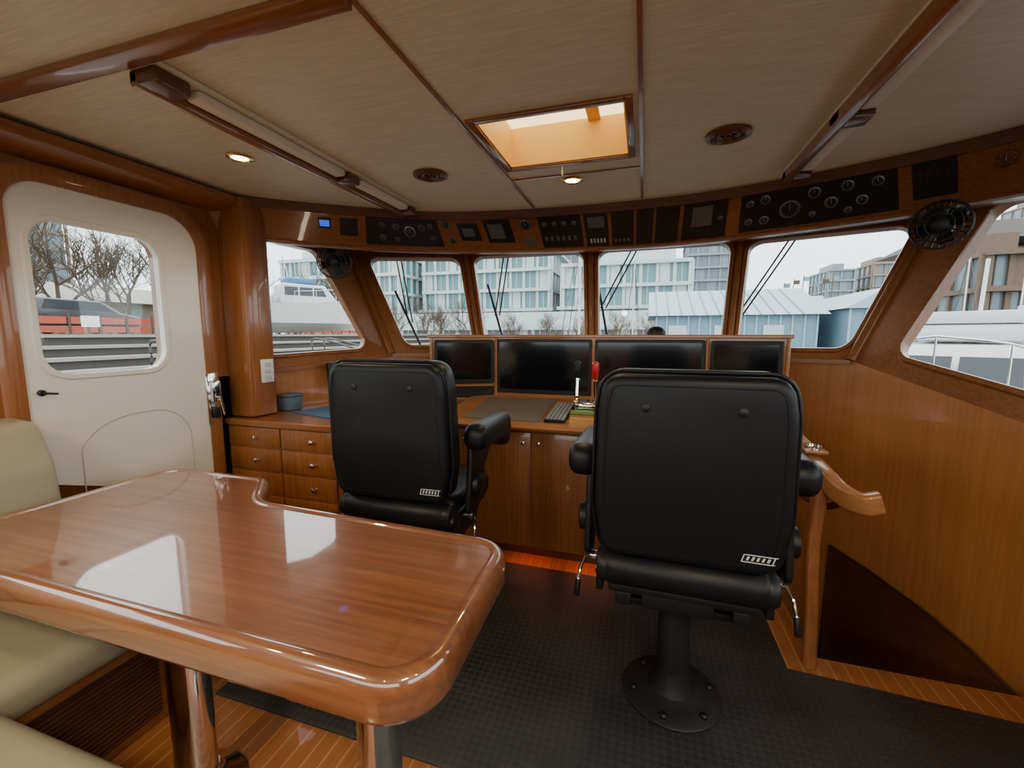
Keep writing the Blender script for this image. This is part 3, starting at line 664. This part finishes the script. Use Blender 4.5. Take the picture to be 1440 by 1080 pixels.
def backrest(nm,y0,y1):
    poly=rounded([(-2.17,.47),(-1.94,.47),(-1.935,.70),(-1.96,.90),(-2.03,1.05),(-2.17,1.06)],[.035,.06,.2,.2,.06,.035],5)
    vs=[];fs=[];N=len(poly);L=[(.03,y0),(.01,y0+.012),(0,y0+.035),(0,y1-.035),(.01,y1-.012),(.03,y1)]
    for d,y in L:
        for p in inset(poly,d): vs.append((p[0],y,p[1]))
    for k in range(5):
        for i in range(N): j=(i+1)%N; fs.append((k*N+i,k*N+j,(k+1)*N+j,(k+1)*N+i))
    fs+=[tuple(range(N)),tuple(range(5*N,6*N))]
    mk(nm,vs,fs,CREAM,se)
backrest('backrest_port',.28,.93); backrest('backrest_port_mid',-.38,.27); backrest('backrest_port_aft',-1.0,-.39)
solid('backrest_aft',rr(-1.90,.47,-.88,1.0,.07,5),rprof(.13,.045,5,0),CREAM,axes((0,-.35,0),(1,0,0),(0,0,1),(0,-1,0)),se)
# ------------------------------------------------------------------ windscreen wipers
WP=plain('wiper_black',(.02,.02,.02),.5)
for idx,(s0,t0,s1,t1) in ((1,(.38,.92,.30,.30)),(2,(.30,.92,.16,.35)),(3,(.30,.92,.06,.40)),(4,(.30,.92,.02,.33))):
    P,n,w,h=FAC[idx]; g=group('windscreen_wiper')
    for d in (0,.04):
        a=P(((s0+d)*w,t0*h))-n*.10; b=P(((s1+d)*w,t1*h))-n*.075; tube('wiper_arm',[a,b],.006,WP,g)
    a=P(((s1-.03)*w,(t1+.28)*h))-n*.075; b=P(((s1+.05)*w,(t1-.22)*h))-n*.065; tube('wiper_blade',[a,b],.009,WP,g)
    c=P((s0*w,.93*h)); tube('wiper_pivot',[c-n*.11,c-n*.04],.012,WP,g)
# ------------------------------------------------------------------ exterior
CONC=plain('concrete',(.42,.41,.39),.8,noise=.15,nscale=2); STEP=plain('step_grey',(.29,.27,.23),.8,noise=.1)
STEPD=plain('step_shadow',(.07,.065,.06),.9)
GRASS=plain('grass',(.13,.12,.06),.9,noise=.3,nscale=2)
WATER=plain('water',(.05,.08,.09),.12)
BW=plain('facade_white',(.50,.57,.57),.6); BG=plain('facade_glass_teal',(.11,.24,.26),.2); BG2=plain('facade_glass_grey',(.14,.19,.22),.25); BGR=plain('facade_grey',(.22,.27,.30),.6)
TAN=plain('facade_tan',(.24,.19,.145),.7); SHED=plain('shed_blue',(.18,.30,.38),.6); ROOF=plain('metal_roof_pale',(.34,.47,.53),.45); BARK=plain('bark',(.09,.065,.045),.9)
ORANGE=plain('fence_orange',(.42,.07,.045),.7); PURP=plain('banner_purple',(.10,.05,.22),.7); BOATW=plain('boat_white',(.60,.62,.62),.3,coat=.3); BOATG=plain('boat_glass',(.03,.04,.05),.1); BOATB=plain('boat_canvas_blue',(.08,.18,.36),.8)
RAILD=plain('rail_dark',(.05,.05,.05),.5); ROOFD=plain('dark_roof',(.07,.06,.055),.8); BRICK=plain('brick_brown',(.14,.095,.065),.8,noise=.2,nscale=3)
solid('water',[V((-7.4,-60)),V((300,-60)),V((300,400)),V((-7.4,400))],[(0,-3.8),(0,-3.7)],WATER)
solid('quay_ground',[V((-300,-60)),V((-7.5,-60)),V((-7.5,42)),V((40,60)),V((300,60)),V((300,400)),V((-300,400))],[(0,-3.9),(0,-1.0)],CONC,ang=0)
lst=[];nS=9
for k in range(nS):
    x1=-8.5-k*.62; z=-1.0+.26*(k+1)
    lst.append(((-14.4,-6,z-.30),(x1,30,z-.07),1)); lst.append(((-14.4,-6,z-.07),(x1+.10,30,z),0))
multibox('terrace_steps',lst,[STEP,STEPD])
solid('lawn',[V((-60,-30)),V((-14.45,-30)),V((-14.45,34)),V((-60,34))],[(0,-1),(0,1.36)],GRASS,ang=0)
rl=group('step_railing')
for y in (7.2,7.6,12.4,13.0): tube('rail',cat([(-8.6,y,-.6),(-8.6,y,.45),(-9.0,y,.75),(-11,y,1.2),(-11.2,y,.8),(-11.2,y,.1)],5),.035,RAILD,rl)
sg=group('notice_sign'); box('post',(-14.7,7.9,1.36),(-14.65,7.95,1.9),BARK,sg); box('board',(-14.64,7.75,1.55),(-14.6,8.15,1.85),WPL,sg)
fe=group('construction_fence')
lst=[]
for k in range(26):
    y=4+.96*k; lst.append(((-21,y,1.36),(-20.94,y+.06,2.15),1)); lst.append(((-20.99,y+.06,1.75),(-20.96,y+.90,2.02),0)); lst.append(((-20.99,y+.06,1.42),(-20.96,y+.90,1.66),0))
multibox('fence_panels',lst,[ORANGE,BARK],fe)
def vehicle(loc,rz,mat,van=False,name='car'):
    g=group(name,loc,rz); L=2.2 if not van else 2.6; H=1.0 if not van else 1.5
    side=[(-L,.35),(L,.35),(L,.8),(L*.62,.95),(L*.3,1.0+H*.42),(-L*.75,1.0+H*.45),(-L,.95)] if not van else [(-L,.35),(L,.35),(L,.95),(L*.75,1.15),(L*.5,2.1),(-L,2.15)]
    solid('body',rounded(side,.12,3),rprof(1.7,.12,3,-.85),mat,axes((0,0,0),(1,0,0),(0,0,1),(0,-1,0)),g)
    w=[(-L*.68,1.0),(L*.45,1.0),(L*.24,1.36),(-L*.62,1.38)] if not van else [(.35*L,1.3),(L*.66,1.25),(L*.46,1.9),(.35*L,1.9)]
    solid('windows',[V(p) for p in w],[(0,-.86),(0,.86)],BOATG,axes((0,0,0),(1,0,0),(0,0,1),(0,-1,0)),g,0)
    for x in (-L*.62,L*.62):
        for y in (-.8,.8): lathe('wheel',[(.3,-.1),(.34,-.06),(.34,.06),(.3,.1)],BLACK,axes((x,y,.34),(1,0,0),(0,0,1),(0,-1,0)),g,18)
vehicle((-23.6,12.2,1.36),math.radians(95),plain('car_dark',(.03,.03,.035),.3,coat=.5))
vehicle((-24,19,1.36),math.radians(95),plain('car_silver',(.4,.41,.43),.3,coat=.5))
vehicle((-31,30,1.36),math.radians(100),plain('van_white',(.7,.7,.7),.35,coat=.5),True,'delivery_van')
pv=group('park_pavilion')
box('walls',(-50,20,1.37),(-43,33,4.0),TAN,pv); 
mk('roof',[(-51,19,4.0),(-42,19,4.0),(-42,34,4.0),(-51,34,4.0),(-46.5,22,5.6),(-46.5,31,5.6)],[(0,1,4),(1,2,5,4),(2,3,5),(3,0,4,5),(0,3,2,1)],plain('pavilion_roof_grey',(.33,.32,.29),.8),pv,ang=0)
multibox('openings',[((-42.98,21+2.4*k,2.0),(-42.9,22.6+2.4*k,3.5),0) for k in range(5)],[BG2],pv)
def treemesh(name,seed,h=9):
    rnd=random.Random(seed); vs=[];fs=[]
    def seg(a,b,r0,r1):
        d=(b-a).normalized(); s=d.cross(V((.3,.2,1)) if abs(d.z)<.95 else V((1,0,0))).normalized(); u=s.cross(d); k=len(vs)
        for p,r in ((a,r0),(b,r1)):
            for i in range(4): an=math.pi/2*i; vs.append(p+s*r*math.cos(an)+u*r*math.sin(an))
        for i in range(4): j=(i+1)%4; fs.append((k+i,k+j,k+4+j,k+4+i))
    def grow(p,d,L,r,lv):
        q=p+d*L*.5+V((rnd.uniform(-1,1),rnd.uniform(-1,1),0))*L*.05; e=q+(d+V((0,0,.08))).normalized()*L*.5
        seg(p,q,r,r*.85); seg(q,e,r*.85,r*.65)
        if lv==0: return
        for k in range(4):
            b=V((rnd.uniform(-1,1),rnd.uniform(-1,1),rnd.uniform(-.1,.8))).normalized(); nd=(d*.75+b*.8).normalized()
            st=e if k<2 else q; grow(st,nd,L*rnd.uniform(.6,.82),r*.56,lv-1)
    grow(V((0,0,0)),V((0,0,1)),h*.3,h*.017,5)
    me=bpy.data.meshes.new(name); me.from_pydata([tuple(v) for v in vs],[],fs); me.materials.append(BARK); return me
tms=[treemesh('bare_tree_mesh',s) for s in (1,2,3)]
def tree(x,y,z,s=1,k=0):
    o=bpy.data.objects.new('bare_tree',tms[k%3]); bpy.context.collection.objects.link(o); o.location=(x,y,z); o.scale=(s,s,s); o.rotation_euler=(0,0,x*1.7+y)
for i,(x,y,s) in enumerate([(-27,10.8,.8),(-30,15,.95),(-27,16.5,.75),(-35,20,1.0),(-36,14.5,.9),(-22,24.5,.6),(-28,24,.9),(-40,18,1.1),(-38,26,1.1),(-26,32,.8)]): tree(x,y,1.36,s,i)
for i,(x,y,s) in enumerate([(-29,44,1.0),(-25,46,.9),(-34,47,1.0),(-20,47,.9),(-15.5,50,.7),(-11,50,.7),(-7,52,.7),(-3,52,.7),(-22,44,.8),(1,54,.7)]): tree(x,y,-1,s,i+1)
def building(name,x0,x1,y0,y1,z0,fl,fh,wall,glass,bay=3.0,podium=None,step=0):
    lst=[((x0+.4,y0+.4,z0),(x1-.4,y1-.4,z0+fl*fh),1)]
    for k in range(fl+1):
        z=z0+k*fh; o=step*(k%3==2)
        lst.append(((x0-o,y0-.5-o,z-.25),(x1+o,y1,z+.22),0))
    n=int((x1-x0)/bay)
    for i in range(n+1):
        x=x0+(x1-x0)*i/n; lst.append(((x-.22,y0+.1,z0),(x+.22,y0+.5,z0+fl*fh),0))
        if i<n:
            lst.append(((x+.9,y0+.3,z0),(x+1.0,y0+.42,z0+fl*fh),0))
            for k in range(fl): 
                if (i+k)%3==0: lst.append(((x+.3,y0+.25,z0+k*fh),(x+1.6,y0+.42,z0+k*fh+fh),0))
    n=int((y1-y0)/bay)
    for i in range(n+1):
        y=y0+(y1-y0)*i/n
        lst.append(((x0+.1,y-.2,z0),(x0+.5,y+.2,z0+fl*fh),0)); lst.append(((x1-.5,y-.2,z0),(x1-.1,y+.2,z0+fl*fh),0))
    lst.append(((x0+2,y0+3,z0+fl*fh),(x1-2,y1-2,z0+fl*fh+2.2),0))
    return multibox(name,lst,[wall,glass])
building('waterfront_condo',-62,-38,62,78,-1,5,3.0,BW,BG,2.0)
building('waterfront_condo',-36,-14,66,82,-1,5,3.1,BW,BG,2.2,step=.5)
building('waterfront_condo',-12,6,64,80,-1,4,3.1,BW,BG,2.2,step=.5)
building('waterfront_condo',-22,-4,86,100,-1,7,3.1,BGR,BG2,2.4)
building('apartment_tower',9,19,112,124,-1,14,3.0,BGR,BG2,2.2)
building('apartment_tower',-3,6,118,130,-1,9,3.0,BW,BG,2.2)
building('apartment_tower',51,58,150,165,-1,7,3.0,BGR,BG2,3)
building('apartment_tower',62,74,150,165,-1,7,3.2,TAN,BG2,3)
building('apartment_tower',40,47,160,170,-1,5,3,BW,BG2,3)
building('apartment_tower',95,104,150,160,-1,12,3,TAN,BG2,3)
building('apartment_tower',-113,-105,47,55,-1,8,3,TAN,BG2,3)
building('apartment_tower',-99,-91,66,74,-1,6,3,BGR,BG2,3)
building('arcade',-44,8,57,60,-1,1,3.2,BW,BG2,2.2)
bn=[]
for k in range(7): x=-19.5+k*1.5; bn.append(((x,45,-.2),(x+.45,45.1,1.5),0)); bn.append(((x-.08,45,-1),(x-.0,45.1,1.7),1))
multibox('banner_row',bn,[PURP,BARK])
def shed(name,x0,x1,y0,y1,ze,zr,along='x'):
    g=group(name)
    lst=[((x0,y0,-3.5),(x1,y1,ze),0)]
    n=int((x1-x0)/.5)
    for i in range(n+1): x=x0+(x1-x0)*i/n; lst.append(((x-.04,y0-.06,-3.5),(x+.04,y0,ze),1))
    multibox('walls',lst,[SHED,ROOF],g)
    if along=='x':
        ym=(y0+y1)/2; e=.4
        vs=[(x0-e,y0-e,ze),(x1+e,y0-e,ze),(x1+e,ym,zr),(x0-e,ym,zr),(x0-e,y1+e,ze),(x1+e,y1+e,ze)]
        fs=[(0,1,2,3),(3,2,5,4),(0,3,4),(1,5,2)]
        for i in range(int((x1-x0)/.6)): 
            x=x0+.6*i; tube('roof_rib',[(x,y0-e,ze+.03),(x,ym,zr+.03)],.025,SHED,g,4)
    else:
        xm=(x0+x1)/2; e=.3
        vs=[(x0-e,y0-e,ze),(xm,y0-e,zr),(x1+e,y0-e,ze),(x0-e,y1,ze),(xm,y1,zr),(x1+e,y1,ze)]
        fs=[(0,1,4,3),(1,2,5,4),(0,2,1),(3,4,5)]
    mk('roof',vs,fs,ROOF,g,ang=0)
    ws=[]
    for i in range(int((x1-x0)/2.2)): x=x0+.6+2.2*i; ws.append(((x,y0-.09,ze-1.1),(x+.9,y0-.05,ze-.5),0))
    multibox('windows',ws,[BW],g)
shed('boathouse',.6,7.9,24,32,2.3,3.9); shed('boathouse',8.8,11.2,23,34,2.5,3.4,'y'); shed('boathouse',1.5,14,40,46,2.4,4.6)
fg=group('flag_row')
for k in range(6):
    x=12.5+k*.8; tube('pole',[(x,48,-1),(x+.3,48,6.3+.35*(k%3))],.04,BARK,fg,5); box('flag',(x+.3,48,5.8+.3*(k%3)),(x+.8,48.05,6.2+.3*(k%3)),[BG2,BARK,SHED][k%3],fg)
def boat(loc,rz,L=9,canvas=False,name='motor_yacht',sc=1):
    g=group(name,loc,rz); g.scale=(sc,sc,sc)
    N=9; vs=[];fs=[]
    for i in range(N):
        t=i/(N-1); x=-L/2+L*t; w=L*.17*(1-max(0,(t-.45)/.55)**2.2)+.02; zt_=1.3+.5*t*t
        vs+=[(x,-w,zt_),(x,-w*.85,.3),(x+.0,0,-.3+.3*t),(x,w*.85,.3),(x,w,zt_)]
    for i in range(N-1):
        for k in range(4): fs.append((5*i+k,5*i+5+k,5*i+6+k,5*i+k+1))
        fs.append((5*i,5*i+4,5*i+9,5*i+5))
    fs.append((0,1,2,3,4)); mk('hull',vs,fs,BOATW,g,ang=30)
    a=L*.14
    side=rounded([(-L*.32,1.3),(L*.25,1.35),(L*.10,2.35),(-L*.30,2.4)],.15,3)
    solid('cabin',side,rprof(2*a,.12,3,-a),BOATW,axes((0,0,0),(1,0,0),(0,0,1),(0,-1,0)),g)
    for k in range(3):
        x0=-L*.28+k*L*.135; solid('cabin_window',[V(p) for p in [(x0,1.75),(x0+L*.12,1.75),(x0+L*(.12 if k<2 else .08),2.2),(x0,2.2)]],[(0,-a-.01),(0,a+.01)],BOATG,axes((0,0,0),(1,0,0),(0,0,1),(0,-1,0)),g,0)
    for s in (-1,1):
        solid('windscreen',[V(p) for p in [(s*.04,0),(s*a*.85,0),(s*a*.8,.55),(s*.04,.55)]],[(0,0),(0,.02)],BOATG,axes((L*.205,0,1.68),(0,1,0),(-.42,0,.9),(.9,0,.42)),g,0)
    box('flybridge',(-L*.25,-a*.8,2.4),(L*.03,a*.8,2.7),BOATB if canvas else BOATW,g,.1)
    box('fly_screen',(L*.0,-a*.75,2.7),(L*.03,a*.75,2.9),BOATW,g,.02)
    for s in (-1,1):
        rp=[(L*.48,0,2.5-.0),(L*.36,s*L*.10,2.4),(L*.2,s*L*.15,2.2),(0,s*L*.165,2.05),(-L*.2,s*L*.165,1.95)]
        tube('rail',cat(rp,4),.016,CHROME,g,6)
        for p in rp: tube('stanchion',[(p[0],p[1],1.4),p],.012,CHROME,g,5)
    tube('mast',[(-L*.2,0,2.7),(-L*.25,0,3.9)],.03,BOATW,g,6); tube('antenna',[(-L*.1,.5,2.7),(-L*.13,.5,4.6)],.012,BOATW,g,5)
    return g
boat((10.8,19,-3.95),math.radians(-125),6,sc=2.1); boat((16.8,24,-3.8),math.radians(-112),6,sc=2.2); boat((27,30,-3.8),math.radians(-60),6,True,sc=2.2); boat((15.5,15.5,-3.8),math.radians(-100),6,sc=1.6)
boat((-18.0,20,1.66),math.radians(60),5.5,True,'trailer_boat'); boat((-18.6,16.2,1.66),math.radians(100),4.5,False,'trailer_boat')
def sailboat(loc,rz,mh):
    g=group('sailboat',loc,rz); N=8; vs=[];fs=[]
    for i in range(N):
        t=i/(N-1); x=-4+8*t; w=1.2*math.sin(math.pi*min(1,.25+t*.75))+.03; vs+=[(x,-w,1.0+.2*t),(x,-w*.7,.2),(x,0,-.1),(x,w*.7,.2),(x,w,1.0+.2*t)]
    for i in range(N-1):
        for k in range(4): fs.append((5*i+k,5*i+5+k,5*i+6+k,5*i+k+1))
        fs.append((5*i,5*i+4,5*i+9,5*i+5))
    fs.append((0,1,2,3,4)); mk('hull',vs,fs,BOATW,g,ang=30)
    box('coachroof',(-1.5,-.7,1.0),(1.8,.7,1.5),BOATW,g,.1)
    tube('mast',[(.5,0,1.2),(.5,0,mh)],.06,BOATW,g,6); capsule('furled_sail',(-3,0,2.2),(.4,0,2.3),.16,BOATB,g,10)
    for y in (-1,1): tube('shroud',[(.5,y,1.2),(.5,0,mh-.3)],.02,RAILD,g,4)
    tube('forestay',[(4,0,1.3),(.5,0,mh)],.025,RAILD,g,4); tube('backstay',[(-4,0,1.1),(.5,0,mh)],.02,RAILD,g,4)
for x,y,m in ((-4.0,30,12),(-1.0,36,11),(17.5,36,10),(22.5,40,11),(-3.2,21,10)): sailboat((x,y,-3.7),math.radians(80),m)
building('marina_hall',34,60,62,72,-1,3,3.4,TAN,BG2,3)
solid('marina_roof',[V((31,60)),V((64,60)),V((64,75)),V((31,75))],[(0,11.6),(4,14.2)],ROOFD,ang=0)
building('marina_lodge',29,35,50,57,-1,3,3.2,BRICK,BG2,2)
lst=[((5.6,6,-3.6),(6.6,22,-3.0),0)]
for k in range(4): lst.append(((5.7,8+4*k,-3.6),(6.0,8.3+4*k,.2),1))
multibox('marina_dock',lst,[CONC,BARK])
vs=[];fs=[];n=60
for i in range(n+1):
    x=-260+520*i/n; z=6+4*math.sin(i*.7)+2.5*math.sin(i*1.9)+1.5*math.sin(i*3.7); vs+=[(x,260,-1),(x,260,z)]
for i in range(n): fs.append((2*i,2*i+2,2*i+3,2*i+1))
mk('distant_shore',vs,fs,plain('shore_haze',(.26,.31,.33),.9),ang=0)
# ------------------------------------------------------------------ world
w=bpy.data.worlds.new('overcast'); bpy.context.scene.world=w; w.use_nodes=True; nt=w.node_tree; bg=nt.nodes['Background']
tc_=nt.nodes.new('ShaderNodeTexCoord'); sx=nt.nodes.new('ShaderNodeSeparateXYZ'); nt.links.new(tc_.outputs['Generated'],sx.inputs[0])
nz=nt.nodes.new('ShaderNodeTexNoise'); nz.inputs['Scale'].default_value=2.2; nz.inputs['Detail'].default_value=4; nt.links.new(tc_.outputs['Generated'],nz.inputs['Vector'])
ad=nt.nodes.new('ShaderNodeMath'); ad.operation='MULTIPLY_ADD'; ad.inputs[1].default_value=.25; nt.links.new(nz.outputs['Fac'],ad.inputs[0]); nt.links.new(sx.outputs['Z'],ad.inputs[2])
r=nt.nodes.new('ShaderNodeValToRGB'); r.color_ramp.elements[0].position=.05; r.color_ramp.elements[1].position=.8
r.color_ramp.elements[0].color=(.77,.90,.96,1); r.color_ramp.elements[1].color=(.95,.96,.97,1)
nt.links.new(ad.outputs[0],r.inputs['Fac']); nt.links.new(r.outputs['Color'],bg.inputs['Color']); bg.inputs['Strength'].default_value=3.9
